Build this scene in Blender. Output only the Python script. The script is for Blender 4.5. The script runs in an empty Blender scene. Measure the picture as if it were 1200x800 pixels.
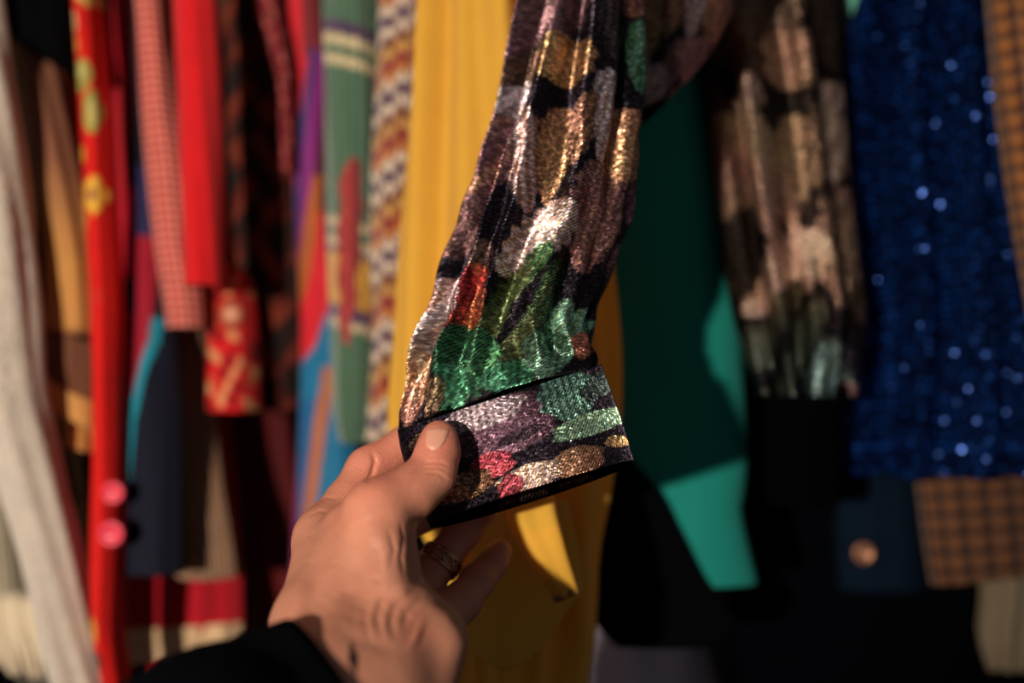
import bpy, bmesh, math, random
import numpy as np
from mathutils import Vector
from mathutils.bvhtree import BVHTree

rnd = random.Random(7)
nrs = np.random.RandomState(11)
scene = bpy.context.scene
COL = scene.collection
CZ = 1.30            # height of the lens above the floor
F = 1167.0           # focal length in pixels of a 1200 px wide frame (35 mm lens)

# ------------------------------------------------------------------ camera, world, light
cam_d = bpy.data.cameras.new('camera'); cam = bpy.data.objects.new('camera', cam_d); COL.objects.link(cam)
cam.location = (0, 0, CZ); cam.rotation_euler = (math.pi / 2, 0, 0)
cam_d.lens = 35.0; cam_d.sensor_width = 36.0; cam_d.clip_start = 0.02
cam_d.dof.use_dof = True; cam_d.dof.focus_distance = 0.431; cam_d.dof.aperture_fstop = 2.2
scene.camera = cam

world = bpy.data.worlds.new('world'); scene.world = world; world.use_nodes = True
bg = world.node_tree.nodes['Background']
bg.inputs['Color'].default_value = (0.95, 0.95, 1.0, 1); bg.inputs['Strength'].default_value = 0.075

sp_d = bpy.data.lights.new('lamp_spot', 'SPOT'); sp = bpy.data.objects.new('lamp_spot', sp_d); COL.objects.link(sp)
sp.location = (-0.60, -0.86, CZ + 0.08)
sp_d.energy = 108; sp_d.color = (1.0, 0.86, 0.70); sp_d.shadow_soft_size = 0.022
sp_d.spot_size = math.radians(44); sp_d.spot_blend = 0.9
aim = Vector((-0.17, 0.62, CZ + 0.05)) - sp.location
sp.rotation_euler = aim.to_track_quat('-Z', 'Y').to_euler()

vs = scene.view_settings
vs.view_transform = 'Standard'; vs.look = 'None'; vs.exposure = 0.0; vs.gamma = 1.0; vs.use_curve_mapping = False

# ------------------------------------------------------------------ helpers
def lin(c):
    c = np.asarray(c, float) / 255.0
    return np.where(c <= 0.04045, c / 12.92, ((c + 0.055) / 1.055) ** 2.4)
def lin4(c): return (*[float(v) for v in lin(c)], 1.0)

def P(px, py, d):
    return np.array([(px - 600.0) / F * d, d, CZ + (400.0 - py) / F * d])

def empty(name, loc, label, cat, group=None):
    o = bpy.data.objects.new(name, None); COL.objects.link(o)
    o.location = loc; o.empty_display_size = 0.05
    o['label'] = label; o['category'] = cat
    if group: o['group'] = group
    return o

def make_mesh(name, verts, faces, uv=None, col=None, mat=None, parent=None, smooth=True):
    me = bpy.data.meshes.new(name)
    v = np.asarray(verts, float)
    q = parent
    while q is not None: v = v - np.array(q.location); q = q.parent
    me.from_pydata(v.tolist(), [], [list(map(int, f)) for f in faces])
    if uv is not None:
        lay = me.uv_layers.new(name='UVMap')
        idx = np.empty(len(me.loops), dtype=np.int32); me.loops.foreach_get('vertex_index', idx)
        lay.data.foreach_set('uv', np.asarray(uv, np.float32)[idx].ravel())
    if col is not None:
        at = me.color_attributes.new('Col', 'FLOAT_COLOR', 'POINT')
        c4 = np.ones((len(v), 4), np.float32); c4[:, :3] = col
        at.data.foreach_set('color', c4.ravel())
    if smooth: me.polygons.foreach_set('use_smooth', [True] * len(me.polygons))
    if mat: me.materials.append(mat)
    me.update()
    o = bpy.data.objects.new(name, me); COL.objects.link(o)
    if parent is not None: o.parent = parent
    return o

def catmull(rows, n):
    rows = np.asarray(rows, float); m = len(rows)
    if m == 2:
        t = np.linspace(0, 1, n)[:, None]; return rows[0] * (1 - t) + rows[1] * t
    seg = np.linalg.norm(np.diff(rows[:, :3], axis=0), axis=1) + 1e-6
    s = np.concatenate([[0], np.cumsum(seg)])
    q = np.linspace(0, s[-1], n)
    i = np.clip(np.searchsorted(s, q, side='right') - 1, 0, m - 2)
    tan = np.zeros_like(rows)
    for k in range(m):
        a, b = max(k - 1, 0), min(k + 1, m - 1)
        tan[k] = (rows[b] - rows[a]) / (s[b] - s[a])
    h = (s[i + 1] - s[i]); t = ((q - s[i]) / h)[:, None]; h = h[:, None]
    p0, p1, m0, m1 = rows[i], rows[i + 1], tan[i] * h, tan[i + 1] * h
    return (2*t**3 - 3*t**2 + 1)*p0 + (t**3 - 2*t**2 + t)*m0 + (-2*t**3 + 3*t**2)*p1 + (t**3 - t**2)*m1

def wrk(theta, s, amp, ks, seed):
    r = np.random.RandomState(seed); out = 0
    for k in ks:
        out = out + np.sin(k * theta + r.uniform(-25, 25) * s + r.uniform(0, 6.3) + 1.2*np.sin(s * r.uniform(8, 22) + r.uniform(0, 6))) * r.uniform(.5, 1)
    return amp * out / max(1, len(ks)) * 1.6

def tube(name, rows, parent, mat, seg=72, n=90, amp=0.0015, ks=(3, 5, 8), seed=1, colfn=None,
         hang=None, hem=0.012, tilt=0.0, flutter=0.0, fk=7, extra=None, thick=0.93):
    """cloth tube through rows (lx,ly,rx,ry,depth,half_depth[,sag_px]); short rows (y,xl,xr,d,b)"""
    W = []
    for r in rows:
        if len(r) == 5: r = (r[1], r[0], r[2], r[0], r[3], r[4])
        sag = r[6] if len(r) > 6 else 0
        Lp, Rp = P(r[0], r[1], r[4]), P(r[2], r[3], r[4])
        c, a = (Lp + Rp) / 2, (Rp - Lp) / 2
        W.append([*c, *a, r[5], sag * r[4] / F, (r[0]+r[2])/2, (r[1]+r[3])/2, (r[2]-r[0])/2, (r[3]-r[1])/2])
    if hang is not None:
        f = W[0]; a = np.array(f[3:6]); hw = np.linalg.norm(a); an = a / hw
        pre = []
        for (fr, y, z, w, b) in ((1.0, .93, CZ + .425, .010, .012), (.95, .86, CZ + .405, .014, .018), (.45, f[1] + .045, CZ + .345, min(hw, .035), f[6])):
            x = f[0] * (1 - fr) + hang * fr
            pre.append([x, max(y, f[1] + .01), z, *(an * w), b, 0, f[8], f[9] - 100, f[10], 0])
        W = pre + W
    R = catmull(W, n)
    C, A, b, sag = R[:, :3], R[:, 3:6], np.maximum(R[:, 6], .001), R[:, 7]
    T = np.gradient(C, axis=0); T /= np.linalg.norm(T, axis=1)[:, None]
    Bd = np.cross(T, A); Bd /= (np.linalg.norm(Bd, axis=1)[:, None] + 1e-9)
    Bd = np.where((Bd[:, 1:2] < 0) & (np.abs(Bd[:, 1:2]) > .02), -Bd, Bd)
    th = np.linspace(0, 2 * np.pi, seg, endpoint=False)
    ln = np.concatenate([[0], np.cumsum(np.linalg.norm(np.diff(C, axis=0), axis=1))])
    TH, S = np.meshgrid(th, ln)
    ct, st = np.cos(TH), np.sin(TH)
    aL = np.linalg.norm(A, axis=1)
    Au = A / aL[:, None]
    X = aL[:, None] * ct; Y = b[:, None] * st
    nx, ny = ct / aL[:, None], st / b[:, None]
    nn = np.sqrt(nx**2 + ny**2); nx /= nn; ny /= nn
    off = wrk(TH, S, amp, ks, seed) if amp else np.zeros_like(X)
    if flutter:
        fr = np.clip((S / ln[-1] - .55) / .45, 0, 1) ** 1.5
        off = off + flutter * fr * np.sin(fk * TH + seed)
    if extra is not None: off = off + extra(TH, S, ln[-1])
    X = X + nx * off; Y = Y + ny * off
    V = C[:, None, :] + X[..., None] * Au[:, None, :] + Y[..., None] * Bd[:, None, :]
    V[..., 2] -= sag[:, None] * st**2
    if tilt: V[..., 2] -= tilt * st * (S / ln[-1])
    lpx = R[:, 8][:, None] + R[:, 10][:, None] * ct; lpy = R[:, 9][:, None] + R[:, 11][:, None] * ct
    per = np.pi * (3*(aL + b) - np.sqrt((3*aL + b)*(aL + 3*b)))
    U = TH / (2 * np.pi) * np.median(per)
    if hem:
        # turned-in hem: the cloth folds back up inside the tube
        cl = V[-1].mean(0)
        e1 = cl + (V[-1] - cl) * ((1 + thick) / 2) + np.array([0, 0, -.0008])
        rings = [e1]
        for q in (.3, 1.0):
            k = np.searchsorted(ln, ln[-1] - hem * 3 * q); k = min(max(k, 0), n - 1)
            c2 = V[k].mean(0); rings.append(c2 + (V[k] - c2) * thick)
        V = np.concatenate([V, np.array(rings)]); U = np.concatenate([U, U[-3:]])
        S = np.concatenate([S, S[-1:] + .002, S[-1:] + .006, S[-1:] + .03])
        lpx = np.concatenate([lpx, lpx[-1:], lpx[-1:], lpx[-1:]]); lpy = np.concatenate([lpy, lpy[-1:], lpy[-1:], lpy[-1:]])
        TH = np.concatenate([TH, TH[:3]])
    m = len(V)
    idx = np.arange(m * seg).reshape(m, seg)
    a0 = idx[:-1]; b0 = np.roll(idx, -1, axis=1)[:-1]; c0 = np.roll(idx, -1, axis=1)[1:]; d0 = idx[1:]
    faces = np.stack([a0, d0, c0, b0], -1).reshape(-1, 4).tolist()
    faces.append(idx[0].tolist())
    if not hem: faces.append(idx[-1][::-1].tolist())
    col = None
    if colfn is not None:
        col = colfn(lpx.ravel(), lpy.ravel(), TH.ravel(), S.ravel())
        if hem and 'lame' in mat.name: col[-3*seg:] *= .15      # the unfoiled wrong side of the cloth
    return make_mesh(name, V.reshape(-1, 3), faces, np.stack([U.ravel(), S.ravel()], 1), col, mat, parent)

def slab(name, parent, x, hem, mat, hx=.0062, y0=.83, y1=1.13, seed=1, colfn=None, top=.43):
    """the body of a garment hanging from the rail, seen edge-on from the front"""
    zs = np.linspace(top, hem, 26); seg = 56
    th = np.linspace(0, 2*np.pi, seg, endpoint=False)
    V = []; r = np.random.RandomState(seed); ph = r.uniform(0, 6.3, 6)
    for z in zs:
        k = np.clip((top - z) / .09, 0, 1); k = k*k*(3 - 2*k)
        hy = .05 + ((y1 - y0)/2 - .05) * k
        hxx = hx * (.55 + .45*k)
        g = np.clip((top - z) / .6, 0, 1)
        ox = hxx * np.sign(np.cos(th)) * np.abs(np.cos(th))**.6 + 0.0012*g*np.sin(9*np.sin(th)*1.3 + ph[0] + z*4)
        oy = hy * np.sin(th)
        V.append(np.stack([x + ox, (y0+y1)/2 + oy + .004*np.sin(z*20+ph[1]), np.full(seg, CZ + z) + 0*ox], 1))
    V = np.array(V); m = len(V)
    idx = np.arange(m*seg).reshape(m, seg)
    faces = np.stack([idx[:-1], idx[1:], np.roll(idx, -1, 1)[1:], np.roll(idx, -1, 1)[:-1]], -1).reshape(-1, 4).tolist()
    faces.append(idx[0].tolist()); faces.append(idx[-1][::-1].tolist())
    U = np.tile(th/(2*np.pi)*.75, (m, 1)); S = np.tile((top - zs)[:, None], (1, seg))
    col = None
    if colfn is not None:
        col = colfn(np.full(m*seg, -999.), np.repeat(400 - zs/.8*F, seg), np.tile(th, m), S.ravel())
    return make_mesh(name, V.reshape(-1, 3), faces, np.stack([U.ravel(), S.ravel()], 1), col, mat, parent)

# ------------------------------------------------------------------ materials
class NT:
    def __init__(s, name):
        s.m = bpy.data.materials.new(name); s.m.use_nodes = True
        s.t = s.m.node_tree; s.b = s.t.nodes['Principled BSDF']
    def n(s, typ, **kw):
        x = s.t.nodes.new(typ)
        for k, v in kw.items():
            if k in x.inputs: x.inputs[k].default_value = v
            else: setattr(x, k, v)
        return x
    def l(s, a, b): s.t.links.new(a, b)
    def math(s, op, a, b=None, c=None):
        x = s.t.nodes.new('ShaderNodeMath'); x.operation = op
        for i, v in enumerate((a, b, c)):
            if v is None: continue
            if isinstance(v, (int, float)): x.inputs[i].default_value = v
            else: s.l(v, x.inputs[i])
        return x.outputs[0]
    def mix(s, fac, a, b, mode='MIX'):
        x = s.t.nodes.new('ShaderNodeMix'); x.data_type = 'RGBA'; x.blend_type = mode
        for sock, v in ((x.inputs[0], fac), (x.inputs[6], a), (x.inputs[7], b)):
            if isinstance(v, (int, float, tuple)): sock.default_value = v
            else: s.l(v, sock)
        return x.outputs[2]
    def uv(s):
        u = s.n('ShaderNodeUVMap'); u.uv_map = 'UVMap'
        sx = s.n('ShaderNodeSeparateXYZ'); s.l(u.outputs[0], sx.inputs[0])
        return u.outputs[0], sx.outputs[0], sx.outputs[1]

def cloth(name, col=None, rough=.85, sheen=.25, weave=1400, bump=.25, mottled=.18, pattern=None, pile=0, thin=0.0):
    """woven cloth; colour from a plain value, a uv pattern or the printed colours ('Col')"""
    t = NT(name); uv, u, v = t.uv()
    if pattern: c = pattern(t, u, v)
    elif col is None:
        a = t.n('ShaderNodeAttribute'); a.attribute_name = 'Col'; c = a.outputs[0]
    else:
        r = t.n('ShaderNodeRGB'); r.outputs[0].default_value = lin4(col); c = r.outputs[0]
    nz = t.n('ShaderNodeTexNoise', Scale=60.0, Detail=5.0); t.l(uv, nz.inputs['Vector'])
    f = t.math('MULTIPLY_ADD', nz.outputs[0], mottled*2, 1 - mottled)
    g = t.n('ShaderNodeCombineColor')
    for i in range(3): t.l(f, g.inputs[i])
    t.l(t.mix(1.0, c, g.outputs[0], 'MULTIPLY'), t.b.inputs['Base Color'])
    h = t.math('ADD', t.math('SINE', t.math('MULTIPLY', u, float(weave*3))), t.math('SINE', t.math('MULTIPLY', v, float(weave*3))))
    if pile:
        n2 = t.n('ShaderNodeTexNoise', Scale=float(pile), Detail=4.0); t.l(uv, n2.inputs['Vector'])
        h = t.math('MULTIPLY', n2.outputs[0], 6.0)
    bp = t.n('ShaderNodeBump', Strength=bump, Distance=.0006); t.l(h, bp.inputs['Height'])
    t.l(bp.outputs[0], t.b.inputs['Normal'])
    t.b.inputs['Roughness'].default_value = rough
    t.b.inputs['Specular IOR Level'].default_value = .25 if sheen else .02
    t.b.inputs['Sheen Weight'].default_value = sheen
    t.b.inputs['Sheen Roughness'].default_value = .5
    if thin:   # light passes through fine cotton
        tr = t.n('ShaderNodeBsdfTranslucent'); tr.inputs['Color'].default_value = lin4(col)
        mx = t.n('ShaderNodeMixShader'); mx.inputs[0].default_value = thin
        t.l(t.b.outputs[0], mx.inputs[1]); t.l(tr.outputs[0], mx.inputs[2])
        t.l(mx.outputs[0], t.t.nodes['Material Output'].inputs['Surface'])
    return t.m

def band(t, x, p, w):   # 1 inside a band of width w every p metres
    return t.math('LESS_THAN', t.math('FRACT', t.math('DIVIDE', x, p)), w / p)
def gingham_pattern(p, c1, c2, c3):
    def f(t, u, v):
        s = t.math('ADD', band(t, u, p, p/2), band(t, v, p, p/2))
        a = t.mix(t.math('GREATER_THAN', s, .5), lin4(c1), lin4(c2))
        return t.mix(t.math('GREATER_THAN', s, 1.5), a, lin4(c3))
    return f
def plaid_pattern(p, base, dark, light):
    def f(t, u, v):
        d = t.math('ADD', band(t, u, p, p*.36), band(t, v, p, p*.36))
        a = t.mix(t.math('MINIMUM', t.math('MULTIPLY', d, .72), 1.0), lin4(base), lin4(dark))
        l2 = t.math('ADD', band(t, t.math('ADD', u, p*.72), p, p*.2), band(t, t.math('ADD', v, p*.72), p, p*.2))
        return t.mix(t.math('MULTIPLY', l2, .3), a, lin4(light))
    return f

def lame(name, dim=1.0):
    """metallic lame: printed colours shot through with a glittering twill of foil threads"""
    t = NT(name); uv, u, v = t.uv()
    a = t.n('ShaderNodeAttribute'); a.attribute_name = 'Col'
    d = t.math('ADD', t.math('MULTIPLY', u, .85), t.math('MULTIPLY', v, .55))   # twill direction
    e = t.math('SUBTRACT', t.math('MULTIPLY', v, .85), t.math('MULTIPLY', u, .55))
    per = .00100
    th = t.math('SINE', t.math('MULTIPLY', d, 2*math.pi/per))
    cell = t.n('ShaderNodeCombineXYZ')
    t.l(t.math('FLOOR', t.math('DIVIDE', d, per)), cell.inputs[0])
    t.l(t.math('FLOOR', t.math('DIVIDE', e, .0007)), cell.inputs[1])
    wn = t.n('ShaderNodeTexWhiteNoise'); wn.noise_dimensions = '2D'; t.l(cell.outputs[0], wn.inputs['Vector'])
    sepc = t.n('ShaderNodeSeparateColor'); t.l(wn.outputs['Color'], sepc.inputs[0])
    # every foil stitch lies at its own small angle
    ge = t.n('ShaderNodeNewGeometry')
    vm = t.n('ShaderNodeVectorMath'); vm.operation = 'SUBTRACT'; t.l(wn.outputs['Color'], vm.inputs[0]); vm.inputs[1].default_value = (.5, .5, .5)
    sc = t.n('ShaderNodeVectorMath'); sc.operation = 'SCALE'; t.l(vm.outputs[0], sc.inputs[0]); sc.inputs['Scale'].default_value = .27
    ad = t.n('ShaderNodeVectorMath'); ad.operation = 'ADD'; t.l(ge.outputs['Normal'], ad.inputs[0]); t.l(sc.outputs[0], ad.inputs[1])
    no = t.n('ShaderNodeVectorMath'); no.operation = 'NORMALIZE'; t.l(ad.outputs[0], no.inputs[0])
    bp = t.n('ShaderNodeBump', Strength=.8, Distance=.0003); t.l(th, bp.inputs['Height']); t.l(no.outputs[0], bp.inputs['Normal'])
    t.l(bp.outputs[0], t.b.inputs['Normal'])
    # slow iridescent drift of the foil colour
    nz = t.n('ShaderNodeTexNoise', Scale=26.0, Detail=2.0); t.l(uv, nz.inputs['Vector'])
    hs = t.n('ShaderNodeHueSaturation'); hs.inputs['Saturation'].default_value = .9
    t.l(t.math('MULTIPLY_ADD', nz.outputs[0], .12, .44), hs.inputs['Hue'])
    t.l(t.math('MULTIPLY_ADD', t.math('POWER', sepc.outputs[1], 3.0), 3.0*dim, .78*dim), hs.inputs['Value'])  # sparkle painted in: random stitches get a much brighter foil colour
    t.l(a.outputs[0], hs.inputs['Color'])
    t.l(hs.outputs[0], t.b.inputs['Base Color'])
    t.b.inputs['Metallic'].default_value = .88
    t.l(t.math('MULTIPLY_ADD', sepc.outputs[2], .18, .17), t.b.inputs['Roughness'])
    return t.m

M = {}
M['fleece'] = cloth('cream_fleece', (214, 200, 186), .95, .5, bump=1.0, pile=420, mottled=.22)
M['oatmeal'] = cloth('oatmeal_knit', (160, 148, 128), .95, .4, weave=500, bump=.8)
M['fringe'] = cloth('cream_wool', (222, 205, 178), .95, .4, bump=.6, pile=500)
M['black'] = cloth('black_wool', (7, 7, 9), .95, 0)
M['darkbrown'] = cloth('dark_brown_cloth', (36, 25, 16), .95, 0)
M['print'] = cloth('printed_cotton', None, .85, .03)
M['printknit'] = cloth('patterned_knit', None, .95, .4, weave=420, bump=1.0)
M['rust'] = cloth('rust_cloth', (150, 62, 24), .9, .2)
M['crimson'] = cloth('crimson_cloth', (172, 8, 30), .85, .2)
M['red'] = cloth('red_cotton', (206, 10, 22), .8, .2)
M['gingham'] = cloth('gingham_cotton', pattern=gingham_pattern(.0058, (226, 150, 132), (196, 84, 76), (150, 34, 42)))
M['taupe'] = cloth('taupe_rib', None, .95, .4, weave=420, bump=.8)
M['yellow'] = cloth('mustard_cotton', (246, 192, 72), .75, .2, mottled=.08, thin=.35)
M['teal'] = cloth('teal_cotton', (18, 134, 124), .8, .05, mottled=.08)
M['mint'] = cloth('mint_cotton', (120, 205, 180), .8, .2)
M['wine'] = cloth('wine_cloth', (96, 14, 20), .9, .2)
M['navydark'] = cloth('midnight_cloth', (5, 7, 12), .95, 0)
M['denim'] = cloth('dark_denim', (17, 30, 46), .9, 0, weave=700, bump=.6)
M['sequin_net'] = cloth('midnight_blue_net', (5, 18, 50), .8, 0)
M['plaid'] = cloth('checked_flannel', pattern=plaid_pattern(.0118, (176, 110, 60), (22, 24, 46), (196, 140, 92)))
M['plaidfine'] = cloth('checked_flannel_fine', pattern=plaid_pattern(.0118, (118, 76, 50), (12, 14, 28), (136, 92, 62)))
M['lavender'] = cloth('lavender_cloth', (206, 194, 212), .9, .2)
M['cream_knit'] = cloth('cream_knit', (150, 132, 108), .95, .1, weave=420, bump=.8)
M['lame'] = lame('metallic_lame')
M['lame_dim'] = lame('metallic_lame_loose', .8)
M['jacket'] = cloth('navy_jacket', (7, 9, 14), .95, 0, weave=900, bump=.4)
def plain(name, col, rough=.5, metal=0., **kw):
    t = NT(name); t.b.inputs['Base Color'].default_value = lin4(col)
    nz = t.n('ShaderNodeTexNoise', Scale=300.0); bp = t.n('ShaderNodeBump', Strength=.08, Distance=.001)
    t.l(nz.outputs[0], bp.inputs['Height']); t.l(bp.outputs[0], t.b.inputs['Normal'])
    t.b.inputs['Roughness'].default_value = rough; t.b.inputs['Metallic'].default_value = metal
    for k, v in kw.items(): t.b.inputs[k].default_value = v
    return t.m
M['pinkbutton'] = plain('pink_plastic', (226, 60, 84), .35)
M['copper'] = plain('copper_button', (196, 140, 110), .45, .6)
M['steel'] = plain('rail_steel', (120, 120, 122), .35, 1.0)
M['wall'] = plain('dark_wall', (34, 30, 28), .9)
M['floor'] = plain('dark_floor', (40, 32, 27), .7)
M['silver'] = plain('aged_silver', (178, 140, 112), .28, 1.0)
M['nail'] = plain('nail', (214, 152, 130), .3)

# ------------------------------------------------------------------ the setting
def box(name, x0, x1, y0, y1, z0, z1, mat):
    v = [(x, y, z) for x in (x0, x1) for y in (y0, y1) for z in (z0, z1)]
    f = [(0, 1, 3, 2), (4, 6, 7, 5), (0, 4, 5, 1), (2, 3, 7, 6), (0, 2, 6, 4), (1, 5, 7, 3)]
    return make_mesh(name, v, f, mat=mat, smooth=False)
o = box('floor', -2.2, 2.2, -1.5, 1.5, -.05, 0, M['floor']); o['kind'] = 'structure'
o = box('wall_back', -2.2, 2.2, 1.5, 1.6, 0, 2.6, M['wall']); o['kind'] = 'structure'

# the clothes rail, above the frame, on two uprights
rail = empty('clothes_rail', (0, .95, 0), 'grey steel clothes rail that carries the row of garments', 'clothes rail')
def cyl(name, a, b, r, mat, parent, seg=20):
    a, b = np.array(a, float), np.array(b, float); d = (b - a) / np.linalg.norm(b - a)
    u = np.cross(d, [0, 1, 0] if abs(d[1]) < .9 else [1, 0, 0]); u /= np.linalg.norm(u); w = np.cross(d, u)
    th = np.linspace(0, 2*np.pi, seg, endpoint=False)
    ring = np.cos(th)[:, None]*u*r + np.sin(th)[:, None]*w*r
    V = np.concatenate([a + ring*.9 - d*0, a + ring + d*.002, b + ring - d*.002, b + ring*.9])
    fs = [(k*seg+i, k*seg+(i+1) % seg, (k+1)*seg+(i+1) % seg, (k+1)*seg+i) for k in range(3) for i in range(seg)]
    fs += [list(range(seg))[::-1], list(range(3*seg, 4*seg))]
    return make_mesh(name, V, fs, mat=mat, parent=parent)
cyl('crossbar', (-.95, .95, CZ+.45), (.95, .95, CZ+.45), .014, M['steel'], rail)
for s in (-1, 1):
    cyl('upright', (s*.95, .95, 0.02), (s*.95, .95, CZ+.465), .016, M['steel'], rail)
    cyl('foot', (s*.95, .70, .02), (s*.95, 1.2, .02), .018, M['steel'], rail)

# ------------------------------------------------------------------ garments
# hanging place of every garment along the rail: where its sleeve hangs, nudged until none share a place
WANT = {0: -38, 1: -84, 2: -10, 3: 52, 4: 12, 5: 30, 6: 88, 7: 102, 8: 150, 9: 170, 10: 178, 13: 204, 11: 226, 12: 232, 16: 298, 14: 306, 15: 312, 17: 357, 18: 413, 19: 479, 20: 580, 22: 692, 30: 735, 23: 748,
        24: 885, 25: 963, 26: 1003, 21: 1026, 31: 1052, 27: 1085, 28: 1150, 29: 1188, 32: 1205}
_k = list(WANT); _x = np.array([(WANT[i] - 600)/F*.70 for i in _k])
for _ in range(4000):
    o_ = np.argsort(_x, kind='stable'); d_ = np.diff(_x[o_]); p_ = np.clip(.0162 - d_, 0, None)*.5
    if p_.max() < 1e-5: break
    _x[o_[:-1]] -= p_; _x[o_[1:]] += p_
PLACE = {i: float(x) for i, x in zip(_k, _x)}
def bx(i): return PLACE[i]
def garment(name, label, cat, i, hem, group=None):
    return empty(name, (bx(i), .95, CZ + hem), label, cat, group)

def between(v, a, b): return (v >= a) & (v < b)

# --- cream fleece cardigan
g = garment('fleece_cardigan', 'cream fleece cardigan with a long fuzzy sleeve, beside the brown blouse', 'cardigan', 0, -.5)
slab('body', g, bx(0), -.5, M['fleece'], seed=1)
tube('sleeve', [(-40, -70, -6, .64, .02), (60, -66, 6, .635, .02), (200, -62, 27, .63, .022), (350, -60, 44, .625, .022), (450, -36, 52, .62, .022),
     (550, -2, 72, .628, .018), (650, 26, 93, .634, .017), (750, 48, 110, .638, .016), (850, 74, 132, .64, .015), (930, 90, 150, .64, .015)],
     g, M['fleece'], amp=.002, seed=3, hang=bx(0))
# --- oatmeal knit top
g = garment('knit_top', 'oatmeal knitted top whose sleeve ends beside the cream fleece', 'sweater', 1, -.4)
slab('body', g, bx(1), -.4, M['oatmeal'], seed=2)
tube('sleeve', [(-40, -120, -50, .69, .016), (200, -110, -10, .685, .016), (400, -90, 16, .68, .016), (500, -80, 28, .675, .016), (592, -74, 38, .67, .016)],
     g, M['oatmeal'], amp=.0018, seed=5, hang=bx(1))
# --- fringed shawl: each tassel hangs on its own
g = garment('fringed_shawl', 'cream wool shawl with thick tassels under the oatmeal top', 'shawl', 2, -.33)
slab('body', g, bx(2), -.2, M['oatmeal'], seed=8)
tube('shawl_end', [(560, -60, 30, .69, .02), (640, -56, 40, .685, .02), (700, -50, 46, .68, .02)], g, M['oatmeal'], amp=.002, seed=8)
for k in range(5):
    x = -34 + 23*k + rnd.uniform(-3, 3)
    tube('tassel', [(684+4*k, x-9, x+9, .672, .008), (712, x-15, x+16, .668, .014), (760, x-11+k*3, x+17+k*3, .665, .012), (790+rnd.uniform(-12, 14), x-2+k*3, x+14+k*3, .665, .006)],
         g, M['fringe'], seg=60, n=50, amp=.0036, ks=(5, 8, 11), seed=20+k, hem=0)
# --- black top at the end of the row
g = garment('tee_shirt', 'black top with short wide sleeve hanging over the brown blouse', 'top', 3, -.1)
slab('body', g, bx(3), -.1, M['black'], seed=4)
tube('sleeve', [(2, -60, 90, -60, .664, .012), (4, -20, 90, 0, .662, .012), (8, 20, 91, 56, .66, .012), (12, 42, 93, 88, .658, .012)],
     g, M['black'], amp=.0014, seed=6, hang=bx(3))
# --- dark brown coat behind
g = garment('brown_coat', 'very dark brown coat half hidden behind the brown and ochre blouse', 'coat', 4, -.45)
slab('body', g, bx(4), -.45, M['darkbrown'], seed=5)
tube('sleeve', [(-40, -20, 40, .735, .018), (100, -14, 48, .735, .018), (250, 0, 62, .733, .018), (400, 12, 80, .73, .018), (560, 30, 110, .73, .018), (720, 50, 120, .73, .018)],
     g, M['darkbrown'], amp=.002, seed=7, hang=bx(4))
# --- brown / ochre blouse with banded cuff
def ochre(px, py, th, s):
    c = np.tile(lin((128, 82, 62)), (len(px), 1))
    k = np.clip((py - 190) / 120, 0, 1)[:, None]
    c = c*(1-k) + lin((196, 142, 78))*k
    c[py > 388] = lin((104, 66, 46))
    edge = py - (px - 48) * .72
    return c
g = garment('banded_blouse', 'brown and ochre blouse with a gold band round its cuff', 'blouse', 5, -.3)
slab('body', g, bx(5), -.3, M['darkbrown'], seed=6)
tube('sleeve', [(-60, 0, 58, .70, .012), (40, 20, 66, .688, .013), (130, 33, 80, .676, .014), (220, 46, 96, .668, .016), (300, 58, 106, .666, .016), (360, 58, 110, .664, .016), (395, 52, 114, .662, .017)],
     g, M['print'], amp=.0016, seed=9, colfn=ochre, hang=bx(5))
cf = tube('cuff', [(54, 388, 116, 404, .662, .016), (50, 412, 117, 440, .66, .017), (48, 436, 117, 470, .66, .017)], g, cloth('umber_cotton', (110, 70, 48)), amp=.001, seed=10, n=30)
tube('cuff_band', [(46, 430, 119, 472, .659, .0185), (45, 446, 119, 488, .659, .0188), (46, 458, 119, 503, .659, .0185)], cf, cloth('gold_ribbon', (206, 152, 84), .6), n=16, amp=.0006, seed=11)
tube('ruffle', [(62, 470, 117, 494, .662, .013), (76, 496, 118, 510, .661, .013), (80, 520, 120, 530, .66, .016)], cf, cloth('ochre_frill', (190, 128, 66)), amp=.002, ks=(7, 9), seed=12, n=24)
# --- rust top behind
g = garment('rust_top', 'rust orange top showing as a thin strip behind the red flowered dress', 'top', 6, -.2)
slab('body', g, bx(6), -.2, M['rust'], seed=7)
tube('sleeve', [(-60, 62, 112, .715, .014), (90, 70, 112, .715, .014), (220, 78, 114, .713, .014), (340, 86, 118, .71, .014)], g, M['rust'], amp=.0015, seed=13, hang=bx(6))
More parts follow.
